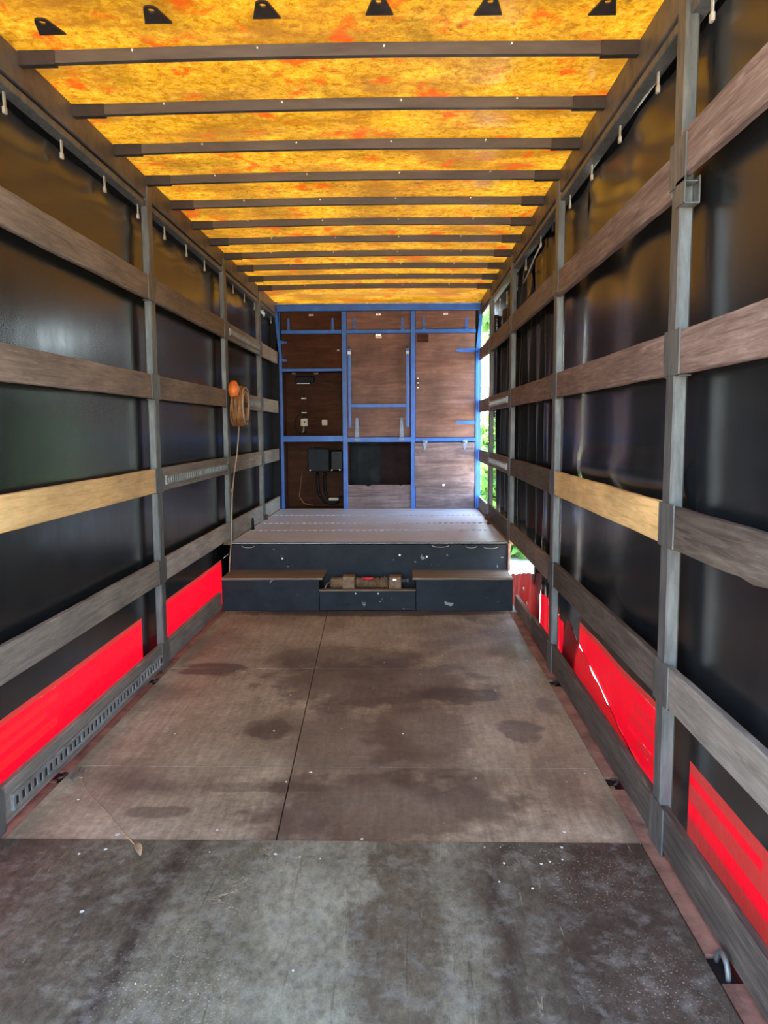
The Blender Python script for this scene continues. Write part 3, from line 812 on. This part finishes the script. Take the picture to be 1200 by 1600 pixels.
# ================================================================== step and raised deck
dk = empty('raised_deck', (W / 2, 8.2, 0)); tag(dk, 'raised grey deck with rows of slots in front of the end wall', 'deck', kind='structure')
MB().box(-.005, W + .005, YE + .04, YB + .5, -.02, ZD - .024).build('deck_body', 'black', dk)
dy = [YE, 7.64, 8.21, 8.95, YB + .02]
for i in range(4):
    MB().box(.0, W - .012, dy[i] + (.034 if i else 0), dy[i + 1] - (.034 if i < 3 else 0), ZD - .023, ZD, .002).build('deck_plank', 'deck', dk)
for y in dy[1:4]:
    mb = MB(); x = .02
    while x < W - .05:
        mb.box(x, x + .024, y - .0345, y + .0345, ZD - .02, ZD - .0008); x += .060
    tag(mb.build('slot_bridges', 'deck', dk), kind='stuff')
MB().box(.0, W - .015, YE - .002, YE + .012, ZD - .008, ZD + .001, .002).build('edge_lip', 'steel', dk)
MB().box(-.0, W - .012, YE, YE + .035, .0, ZD - .009, .003).build('riser', 'black_paint', dk)
MB().box(W - .011, W + .01, YE - .03, YE + .06, .28, ZD - .005, .003).build('corner_strip', 'redred', dk)
MB().box(W - .012, W + .045, YE + .036, YB + .02, ZD - .03, ZD + .0035, .002).build('edge_angle', 'rust', dk)
MB().box(-.07, -.001, YE + .036, YB + .02, ZD - .03, ZD + .0035, .002).build('edge_angle', 'rust', dk)
for (x, w, z) in ((.16, .055, .500), (1.86, .075, .502), (2.13, .05, .495), (2.30, .065, .490)):
    mb = MB(); poly = [(x + w * math.cos(a), z + .015 * math.sin(a)) for a in [2 * math.pi * i / 16 for i in range(16)]]
    mb.prism(poly, 'y', YE - .003, YE + .002).build('hand_hole', 'black', dk)
    pts = [(x + w * math.cos(a), YE - .004, z + .016 * math.sin(a)) for a in [math.pi + math.pi * i / 12 for i in range(13)]]
    MB().tube(pts, .0035, 6).build('hole_rim', 'steel_zinc', dk)
for (x, z) in ((.46, .385), (1.74, .40), (1.5, .415)):
    MB().lathe((x, YE, z), 'y', [(-.004, .006), (-.003, .010), (0, .011)], 8).build('bolt_head', 'chrome', dk)

st = empty('step', (W / 2, (YS + YE) / 2, 0)); tag(st, 'chipped black wooden step with worn brown treads and winch opening', 'step', kind='structure')
xa, xb = .822, 1.638; ZS = .284
for (a, b) in ((.0, xa), (xb, W - .012)):
    MB().box(a, b, YS, YS + .022, .0, ZS - .02, .003).build('front_panel', 'black_paint', st)
    MB().box(a - (0 if a < 1 else .03), b + (.03 if a < 1 else 0), YS - .006, YE - .001, ZS - .020, ZS, .003).build('tread', 'tread', st)
MB().box(xa + .002, xb - .002, YS + .012, YS + .032, .0, .165, .003).build('front_panel', 'black_paint', st)
MB().box(xa, xb, YS + .006, YS + .06, .165, .178, .003).build('opening_sill', 'tread', st)
MB().box(xa - .02, xa, YS + .022, YE, 0, ZS - .021).build('side_panel', 'black_paint', st)
MB().box(xb, xb + .02, YS + .022, YE, 0, ZS - .021).build('side_panel', 'black_paint', st)
MB().box(xa, xb, YS + .032, YE, .0, .06).build('opening_floor', 'black', st)
for (x, z) in ((1.13, .145), (1.32, .145)):
    MB().lathe((x, YS + .012, z), 'y', [(-.004, .004), (-.003, .007), (0, .008)], 8).build('screw_head', 'chrome', st)
mb = MB(); mb.prism([(1.05 + .05 * math.cos(a), .05 + .014 * math.sin(a)) for a in [2 * math.pi * i / 14 for i in range(14)]], 'y', YS + .009, YS + .014).build('hand_hole', 'black', st)

# winch in the step opening
wz = .205; wy = YS + .17
wi = empty('winch', (1.22, wy, .06)); tag(wi, 'rusty brown cable winch inside the step opening', 'winch')
MB().box(.90, 1.56, wy - .09, wy + .09, .06, .10, .004).build('base_plate', 'rust_dark', wi)
MB().lathe((.905, wy, wz), 'x', [(0, .035), (.006, .046), (.10, .046), (.106, .043)], 20).build('motor', 'rust', wi)
MB().box(1.01, 1.115, wy - .065, wy + .06, .10, .272, .006).build('gear_housing', 'rust', wi)
MB().box(1.41, 1.515, wy - .065, wy + .06, .10, .268, .006).build('end_housing', 'rust', wi)
MB().lathe((1.115, wy, wz), 'x', [(0, .062), (.008, .062), (.009, .03), (.286, .03), (.287, .062), (.295, .062)], 20).build('drum', 'rust_dark', wi)
pts = []
for i in range(14 * 26):
    a = 2 * math.pi * i / 14; x = 1.128 + .27 * i / (14 * 26); pts.append((x, wy + (.042 + .004 * math.sin(i * .11)) * math.cos(a), wz + (.042 + .004 * math.sin(i * .11)) * math.sin(a)))
MB().tube(pts, .0055, 5).build('wire_rope', 'rust', wi)
MB().lathe((1.515, wy, wz + .02), 'x', [(0, .012), (.05, .012), (.051, .02), (.06, .02)], 10).build('shaft', 'steel_zinc', wi)
MB().box(1.44, 1.475, wy - .069, wy - .064, .235, .255, .002).build('nameplate', 'chrome', wi)
MB().tube([(.84, wy - .08, .11), (.86, wy - .09, .17), (.885, wy - .07, .215), (.91, wy - .06, .225)], .006, 6).build('motor_lead', 'rust', wi)
MB().tube([(.835, wy - .03, .10), (.85, wy - .07, .13), (.87, wy - .08, .2), (.90, wy - .045, .19)], .005, 6).build('motor_lead', 'rust_dark', wi)
mb = MB(); mb.lathe((1.23, wy - .045, .252), 'x', [(-.05, .006), (-.045, .012), (.03, .014), (.045, .009), (.05, .004)], 10)
tag(mb.build('red_handle', 'redbright'), 'small red plastic handle lying on the winch rope', 'handle')

# ================================================================== front wall (bulkhead)
bw_ = empty('wall_front', (W / 2, YB, ZD)); tag(bw_, 'front wall of brown plywood lockers in a blue steel frame', 'wall', kind='structure')
YF = YB - .02
def fpost(x0, x1, z0, z1, name='frame_post'): MB().box(x0, x1, YF, YB + .03, z0, z1, .003).build(name, 'blue', bw_)
fpost(.017, .050, ZD, 2.45); fpost(.788, .845, ZD, 2.94); fpost(1.627, 1.684, ZD, 2.94); fpost(2.418, 2.452, ZD, 2.45)
fpost(-.02, W + .04, 2.945, 3.025, 'frame_header')
MB().box(-.02, W + .03, YF - .035, YF + .01, 3.018, 3.034, .003).build('header_ledge', 'steel_zinc', bw_)
for a, b in ((.05, .788), (.845, 1.627), (1.684, 2.418)): fpost(a, b, 2.675, 2.72, 'frame_rail')
fpost(.05, .788, 2.225, 2.258, 'frame_rail'); fpost(.05, .788, 1.365, 1.438, 'frame_rail')
fpost(.845, 1.627, 1.357, 1.418, 'frame_rail'); fpost(1.684, 2.418, 1.357, 1.408, 'frame_rail')
for (xa_, xb_) in ((.033, -.02), (2.435, 2.492)):   # flared top corners
    mb = MB(); w = .018
    mb.prism([(xa_ - w, 2.44), (xa_ + w, 2.44), (xb_ + w, 3.0), (xb_ - w, 3.0)], 'y', YF, YB + .03).build('flared_corner', 'blue', bw_)
MB().box(-.02, .03, YB + .02, YB + .03, 2.44, 3.0).build('corner_fill', 'blue', bw_)
for x in (.31, 1.10):
    MB().lathe((x, YF - .035, 3.026), 'y', [(-.006, .003), (-.004, .008), (0, .009)], 8).build('screw_head', 'chrome', bw_)
def hinge_strap(parent, x0, z0, x1, z1, wd, yy, mat='blue', tip=True, plate=True):
    """a tapered strap from its knuckle (x0,z0) to its rounded tip (x1,z1)"""
    a = Vector((x0, z0)); b = Vector((x1, z1)); t = (b - a).normalized(); n = Vector((-t.y, t.x)); Lh = (b - a).length
    pl = [a + n * wd, a - n * wd] + [b - t * wd * .6 + (n * math.cos(q) * -1 + t * math.sin(q)) * wd * .62 for q in [math.pi * i / 6 for i in range(7)]]
    mb = MB(); mb.prism([tuple(p) for p in pl], 'y', yy - .005, yy)
    for q in (.3, .55, .8):
        p = a.lerp(b, q); mb.lathe((p.x, yy - .005, p.y), 'y', [(-.003, .004), (0, .006)], 6)
    d = n * wd * 1.05
    mb.tube([(a.x - d.x, yy - .008, a.y - d.y), (a.x + d.x, yy - .008, a.y + d.y)], .010, 8)
    k = a - t * .024
    pl = [a + n * wd * 1.2, a - n * wd * 1.2, k - n * wd * 1.2, k + n * wd * 1.2]
    if plate: mb.prism([tuple(p) for p in pl], 'y', yy - .026, yy - .021 + .01)
    return mb.build('strap_hinge', mat, parent)
def latch(parent, x, z, yy, mat='chrome', w=.03):
    mb = MB(); mb.box(x - w, x + w, yy - .004, yy, z - .012, z + .012, .001); mb.lathe((x, yy - .004, z), 'y', [(-.016, .007), (-.014, .009), (0, .010)], 10)
    return mb.build('latch', mat, parent)
YP = YB - .004
def fdoor(x0, x1, z0, z1, name='flap_door', mat='ply', yy=YP): return MB().box(x0 + .004, x1 - .004, yy, yy + .018, z0 + .004, z1 - .004, .002).build(name, mat, bw_)
cols = [(.05, .788), (.845, 1.627), (1.684, 2.418)]
for i, (a, b) in enumerate(cols):
    d = fdoor(a, b, 2.72, 2.945, 'flap_door', 'ply_dark' if i == 0 else 'ply')  # left door darker: the gap light's fall-off is put into its plywood colour
    for x in ((a + .09, b - .11), (a + .10, b - .10), (a + .105, b - .115))[i]: hinge_strap(d, x, 2.728, x, 2.865, .017, YP, 'blue')
    latch(d, (a + b) / 2 + (.0, .0, .0)[i], 2.90, YP, 'chrome' if i else 'steel_zinc')
d = fdoor(.05, .788, 2.258, 2.675, 'locker_door', 'ply_dark')  # darker plywood again carries the weaker light on the left side
for z in (2.575, 2.36): hinge_strap(d, .052, z, .115, z, .018, YP, 'blue')
latch(d, .742, 2.475, YP, 'steel_zinc', .012)
# fold-down centre door with its leg frame
d = fdoor(.845, 1.627, 1.418, 2.675, 'fold_down_door', 'ply')
for x in (.965, 1.515): hinge_strap(d, x, 1.40, x, 1.655, .026, YP, 'blue_grey')
latch(d, 1.235, 2.655, YP, 'chrome', .035)
MB().box(1.20, 1.275, YP - .006, YP, 2.615, 2.645, .002).build('lock_plate', 'white_plastic', d)
lf = MB()
for x in (.88, 1.588):
    lf.box(x - .017, x + .017, YP - .06, YP - .026, 1.54, 2.49, .003)
    MB().box(x - .02, x + .02, YP - .064, YP, 2.42, 2.46, .003).build('leg_clip', 'steel_zinc', d)
    MB().box(x - .014, x + .014, YP - .03, YP, 2.47, 2.52, .003).build('leg_pivot', 'rust_dark', d)
lf.box(.897, 1.571, YP - .055, YP - .03, 1.782, 1.822, .003)
lf.build('folding_leg_frame', 'blue', d)
# tall right-hand door
d = fdoor(1.684, 2.418, 1.408, 2.675, 'tall_door', 'ply')
for z in (2.465, 1.592): hinge_strap(d, 2.425, z, 2.185, z, .026, YP, 'blue', plate=False)
MB().box(1.70, 1.845, YP - .003, YP + .002, 2.565, 2.665, .001).build('patch', 'ply_dark', d)
mb = MB(); mb.box(1.703, 1.728, YP - .003, YP, 2.02, 2.13, .001); mb.build('lock_plate', 'rust_dark', d)
for z in (2.02, 2.075, 2.13): MB().lathe((1.716, YP - .003, z), 'y', [(-.006, .006), (0, .008)], 8).build('lock_screw', 'chrome', d)
d = fdoor(1.672, 2.415, .806, 1.352, 'flap_door', 'ply_old', YP - .022)
for x in (1.80, 2.29):
    mb = MB(); mb.prism([(x - .028, 1.345), (x + .028, 1.345), (x + .006, 1.255), (x - .006, 1.255)], 'y', YP - .028, YP - .022)
    mb.tube([(x - .03, YP - .03, 1.352), (x + .03, YP - .03, 1.352)], .011, 8); mb.box(x - .03, x + .03, YP - .034, YP - .021, 1.355, 1.385, .002)
    mb.build('butt_hinge', 'blue_grey', d)
MB().box(1.672, 2.415, YP - .025, YP - .003, .806, .812, .001).build('edge_trim', 'ply_old', d)
latch(d, 2.03, .825, YP - .022, 'chrome', .014)
fdoor(1.684, 2.418, ZD, .808, 'lower_board', 'ply_old')
# rough-topped board under the centre opening
n = 26; top = [(1.627 - .782 * i / n, .828 + .006 * mnoise.noise(Vector((i * .9, 3, 1))) - (.016 if i in (17, 18, 4) else 0)) for i in range(n + 1)]
MB().prism([(.845, ZD), (1.627, ZD)] + top, 'y', YP, YP + .018).build('lower_board', 'ply_old', bw_)
# lockers behind the openings
def locker(x0, x1, z0, z1, dp, back):
    y0, y1 = YB + .03, YB + dp
    mb = MB(); mb.box(x0 - .02, x0, y0, y1, z0 - .02, z1 + .02); mb.box(x1, x1 + .02, y0, y1, z0 - .02, z1 + .02)
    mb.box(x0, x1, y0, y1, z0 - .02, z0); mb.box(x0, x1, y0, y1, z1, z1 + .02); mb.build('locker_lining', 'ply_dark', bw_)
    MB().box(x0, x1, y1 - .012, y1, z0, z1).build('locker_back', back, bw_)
    return y1 - .012
yu = locker(.05, .788, 1.438, 2.225, .30, 'ply_dark')
yl = locker(.05, .788, ZD, 1.365, .34, 'ply_dark')
yc = locker(.845, 1.627, ZD, 1.357, .55, 'slate')
MB().box(1.24, 1.627, yc - .03, yc - .001, .60, 1.357).build('locker_panel', 'maroon', bw_)
MB().box(1.215, 1.235, yc - .02, yc - .001, ZD, 1.357).build('locker_stud', 'black', bw_)
MB().box(.925, .935, yc - .06, yc - .001, ZD, 1.357).build('locker_stud', 'slate', bw_)
MB().box(-.15, .018, YB + .02, YB + .04, ZD - .6, 3.05).build('leak_panel', 'black', bw_)  # added black panel, keeps sky light from showing past the wall's left edge
MB().box(.05, .788, YB + .028, YB + .33, 3.03, 3.035).build('locker_lid', 'black', bw_)
MB().box(-.02, W + .04, YB + .56, YB + .6, ZD - .1, 3.06).build('outer_skin', 'black', bw_)
for (a, b) in ((-.03, .0), (W - .01, W + .03)): MB().box(a, b, YB + .03, YB + .57, ZD - .1, 3.06).build('outer_side', 'blue', bw_)
MB().box(.845, W, YB + .03, YB + .56, 1.37, 1.39).build('inner_shelf', 'ply_dark', bw_)

# things inside the left lockers
y = yu
sw = empty('switch_box', (.285, y, 1.55)); tag(sw, 'square white electric switch box with conduit on the brown locker back', 'switch box')
MB().box(.235, .325, y - .05, y, 1.555, 1.655, .006).build('box', 'white_plastic', sw)
MB().lathe((.285, y - .05, 1.61), 'y', [(-.014, .008), (-.012, .010), (0, .011)], 10).build('knob', 'black', sw)
MB().tube([(.262, y - .014, 1.655), (.262, y - .014, 1.92)], .006, 6).build('conduit', 'rust_dark', sw)
MB().tube([(.292, y - .014, 1.655), (.292, y - .014, 1.92)], .006, 6).build('conduit', 'rust_dark', sw)
for z in (1.72, 1.90): MB().box(.245, .31, y - .024, y, z, z + .014, .002).build('clip', 'hook', sw)
MB().tube([(.27, y - .02, 1.555), (.27, y - .025, 1.50), (.25, y - .025, 1.475)], .007, 6).build('gland', 'hook', sw)
pts = [(.245 + .085 * math.cos(a), y - .035, 1.585 + .12 * math.sin(a)) for a in [math.radians(40 + 280 * i / 24) for i in range(25)]]
MB().tube(pts, .009, 7).build('cable_loop', 'black', sw)
MB().tube([(.325, y - .02, 1.60), (.38, y - .02, 1.592), (.45, y - .02, 1.60), (.50, y - .02, 1.60)], .007, 6).build('link_cable', 'rust_dark', sw)
so = empty('wall_socket', (.535, y, 1.56)); tag(so, 'small square white socket right of the switch box', 'socket')
MB().box(.503, .573, y - .04, y, 1.567, 1.637, .006).build('box', 'white_plastic', so)
MB().tube([(.573, y - .015, 1.60), (.63, y - .015, 1.60)], .006, 6).build('cable_stub', 'rust_dark', so)
lp = empty('strip_lamp', (.30, y - .03, 2.12)); tag(lp, 'unlit strip lamp at the top of the upper left locker', 'lamp')
MB().box(.18, .42, y - .06, y, 2.10, 2.18, .01).build('housing', 'black', lp); MB().box(.20, .36, y - .066, y - .058, 2.085, 2.10, .002).build('edge_strip', 'steel_zinc', lp)
for x in (.17, .45): MB().box(x - .03, x + .03, y - .12, y - .08, 2.20, 2.222, .004).build('clip', 'steel', lp)
y = yl
he = empty('control_unit', (.52, y, .98)); tag(he, 'black plastic control unit with glossy right half on the lower locker back', 'control unit')
MB().box(.325, .60, y - .16, y, .985, 1.275, .012).build('case', 'slate', he)
M['gloss'] = plain('glossy_black_plastic', (.006, .005, .006), .25, 0, .3, spec=.08)
MB().box(.605, .775, y - .14, y, .985, 1.255, .02).build('cover', 'gloss', he)
for x in (.355, .63, .73): MB().lathe((x, y - .16 if x < .6 else y - .14, 1.005), 'y', [(-.005, .006), (0, .009)], 8).build('screw', 'chrome', he)
MB().box(.40, .50, y - .10, y - .04, 1.275, 1.292, .003).build('lid_catch', 'black', he)
ho = [[(.44, y - .08, .985), (.44, y - .08, .84), (.455, y - .08, .70), (.52, y - .09, .60), (.62, y - .1, .57), (.72, y - .08, .60)],
      [(.53, y - .08, .985), (.53, y - .08, .85), (.535, y - .09, .72), (.58, y - .11, .64), (.66, y - .11, .62), (.75, y - .10, .66)]]
for h in ho: MB().tube(h, .018, 8).build('hose', 'black', he)
for x, z in ((.44, .93), (.53, .95)): MB().tube([(x, y - .08, z - .01), (x, y - .08, z + .02)], .024, 10).build('hose_collar', 'black', he)
MB().box(.585, .71, y - .14, y - .11, .615, .65, .004).build('hose_label', 'white_plastic', he)
MB().tube([(.235, y - .03, .95), (.21, y - .03, .78), (.20, y - .05, .66), (.26, y - .08, .575), (.38, y - .1, .55)], .006, 6).build('thin_cable', 'cable', he)

# ================================================================== deck fittings
def eye(x, y, t, label, mat):
    r = empty('deck_eye', (x, y, ZD))
    MB().box(x - .012, x + .024, y - .035, y + .035, ZD, ZD + .012, .003).build('foot', mat, r)
    pts = [(x + .006, y - .028 + .056 * q, ZD + .01 + .10 * math.sin(math.pi * q) ** .45) for q in [i / 14 for i in range(15)]]
    MB().tube(pts, .009, 7).build('loop', mat, r)
    tag(r, label, 'deck eye', 'deck eyes')
eye(.024, 7.72, 1, 'black loop eye on the raised deck against the left board', 'black')
eye(W - .045, 8.10, -1, 'rusty loop eye on the raised deck against the right board', 'rust_dark')

# ================================================================== coiled cable on the third left post
cy, cz = 7.02, 1.745
co = empty('cable_coil', (.02, cy, cz - .17)); tag(co, 'brown extension cable coil with orange plug hung on the left post', 'cable')
mb = MB()
for k in range(9):
    x = .022 + .0115 * k; ph = random.uniform(0, 6)
    for R0 in ((.150, .138) if k < 8 else (.146, .128, .110, .094)):
        pts = []
        for i in range(28):
            a = 2 * math.pi * i / 28; r = R0 + .007 * math.sin(2 * a + ph) + random.uniform(-.002, .002)
            pts.append((x + .004 * math.sin(3 * a + ph), cy + r * math.cos(a), cz + r * 1.06 * math.sin(a) - .012 * (1 - math.sin(a))))
        mb.tube(pts, .0062, 6, True)
mb.build('windings', 'cable', co)
mb = MB()
for R0, x in ((.155, .128), (.118, .128)):
    mb.tube([(x + .003 * math.sin(a * 2), cy + R0 * math.cos(a), cz + R0 * 1.06 * math.sin(a) - .012) for a in [2 * math.pi * i / 28 for i in range(28)]], .006, 6, True)
mb.build('outer_turn', 'cable_pale', co)
MB().lathe((.018, cy, cz), 'x', [(0, .090), (.08, .090), (.082, .085), (.084, .03), (.10, .03)], 24).build('hub', 'steel_dark', co)
MB().box(.10, .125, cy - .012, cy + .10, cz - .02, cz + .02, .004).build('hub_clip', 'rust_dark', co)
mb = MB(); mb.tube([(.06, 6.85, 1.93), (.066, 6.82, 1.90), (.07, 6.80, 1.86), (.072, 6.80, 1.81)], [.03, .045, .048, .036], 10)
pg = mb.build('plug', 'orange', co)
MB().box(.075, .12, 6.785, 6.81, 1.85, 1.89, .004).build('plug_face', 'cable_pale', pg)
pts = [(.06, 7.05, 1.60), (.045, 7.06, 1.45), (.035, 7.02, 1.28), (.022, 6.96, 1.14), (.014, 6.90, .98), (.012, 6.86, .80), (.012, 6.82, .56), (.02, 6.70, .40), (.03, 6.62, .30)]
MB().tube(pts, .006, 6).build('tail', 'cable_pale', co)
MB().tube([(.012, 6.875, .97), (.012, 6.875, 1.0)], .013, 8).build('cable_tie', 'cable_pale', co)

# ================================================================== small things on the floor
lf_ = empty('dry_leaf', (.565, 2.70, .006)); tag(lf_, 'dry curled leaf on a long thin stalk across the edge of the black sheet', 'leaf')
MB().tube([(.07, 3.35, .012), (.10, 3.28, .006), (.19, 3.14, .004), (.33, 2.98, .004), (.47, 2.80, .006), (.55, 2.70, .012)], .0022, 5).build('stalk', 'drystraw', lf_)
mb = MB(); vs = []
for i in range(9):
    t = i / 8; w = .014 * math.sin(math.pi * t) ** .7
    c = Vector((.545 + .045 * t, 2.715 - .085 * t, .012 + .006 * math.sin(math.pi * t)))
    d = Vector((.88, .47, 0)); vs += [tuple(c - d * w + Vector((0, 0, w * .7))), tuple(c), tuple(c + d * w + Vector((0, 0, w * .7)))]
mb.add(vs, [(i * 3 + k, i * 3 + k + 1, i * 3 + 4 + k, i * 3 + 3 + k) for i in range(8) for k in range(2)], True).build('blade', 'drystraw', lf_)
mb = MB()
mb.prism([(.03, 3.33), (.055, 3.26), (.085, 3.24), (.10, 3.30), (.085, 3.37), (.06, 3.38)], 'z', -.004, .010)
tag(mb.build('wood_splinter', 'wood_brown'), 'loose wood splinter by the left floor edge', 'splinter')
random.seed(21); mb = MB()
spots = [(random.uniform(.1, 2.35), random.uniform(1.5, 6.3)) for _ in range(46)] + [(random.uniform(.3, 2.35), random.uniform(2.60, 2.85)) for _ in range(14)]
for (x, y) in spots:
    r = random.uniform(.003, .0075); z = .0065 if y < 2.76 else .0005; a0 = random.uniform(0, 6)
    mb.prism([(x + r * math.cos(a0 + a) * random.uniform(.6, 1.2), y + r * math.sin(a0 + a) * random.uniform(.6, 1.2)) for a in (0, 1.2, 2.4, 3.7, 5)], 'z', z, z + .002)
tag(mb.build('paint_flakes', 'chip'), 'white flakes of paint scattered on the floor', 'debris', kind='stuff')
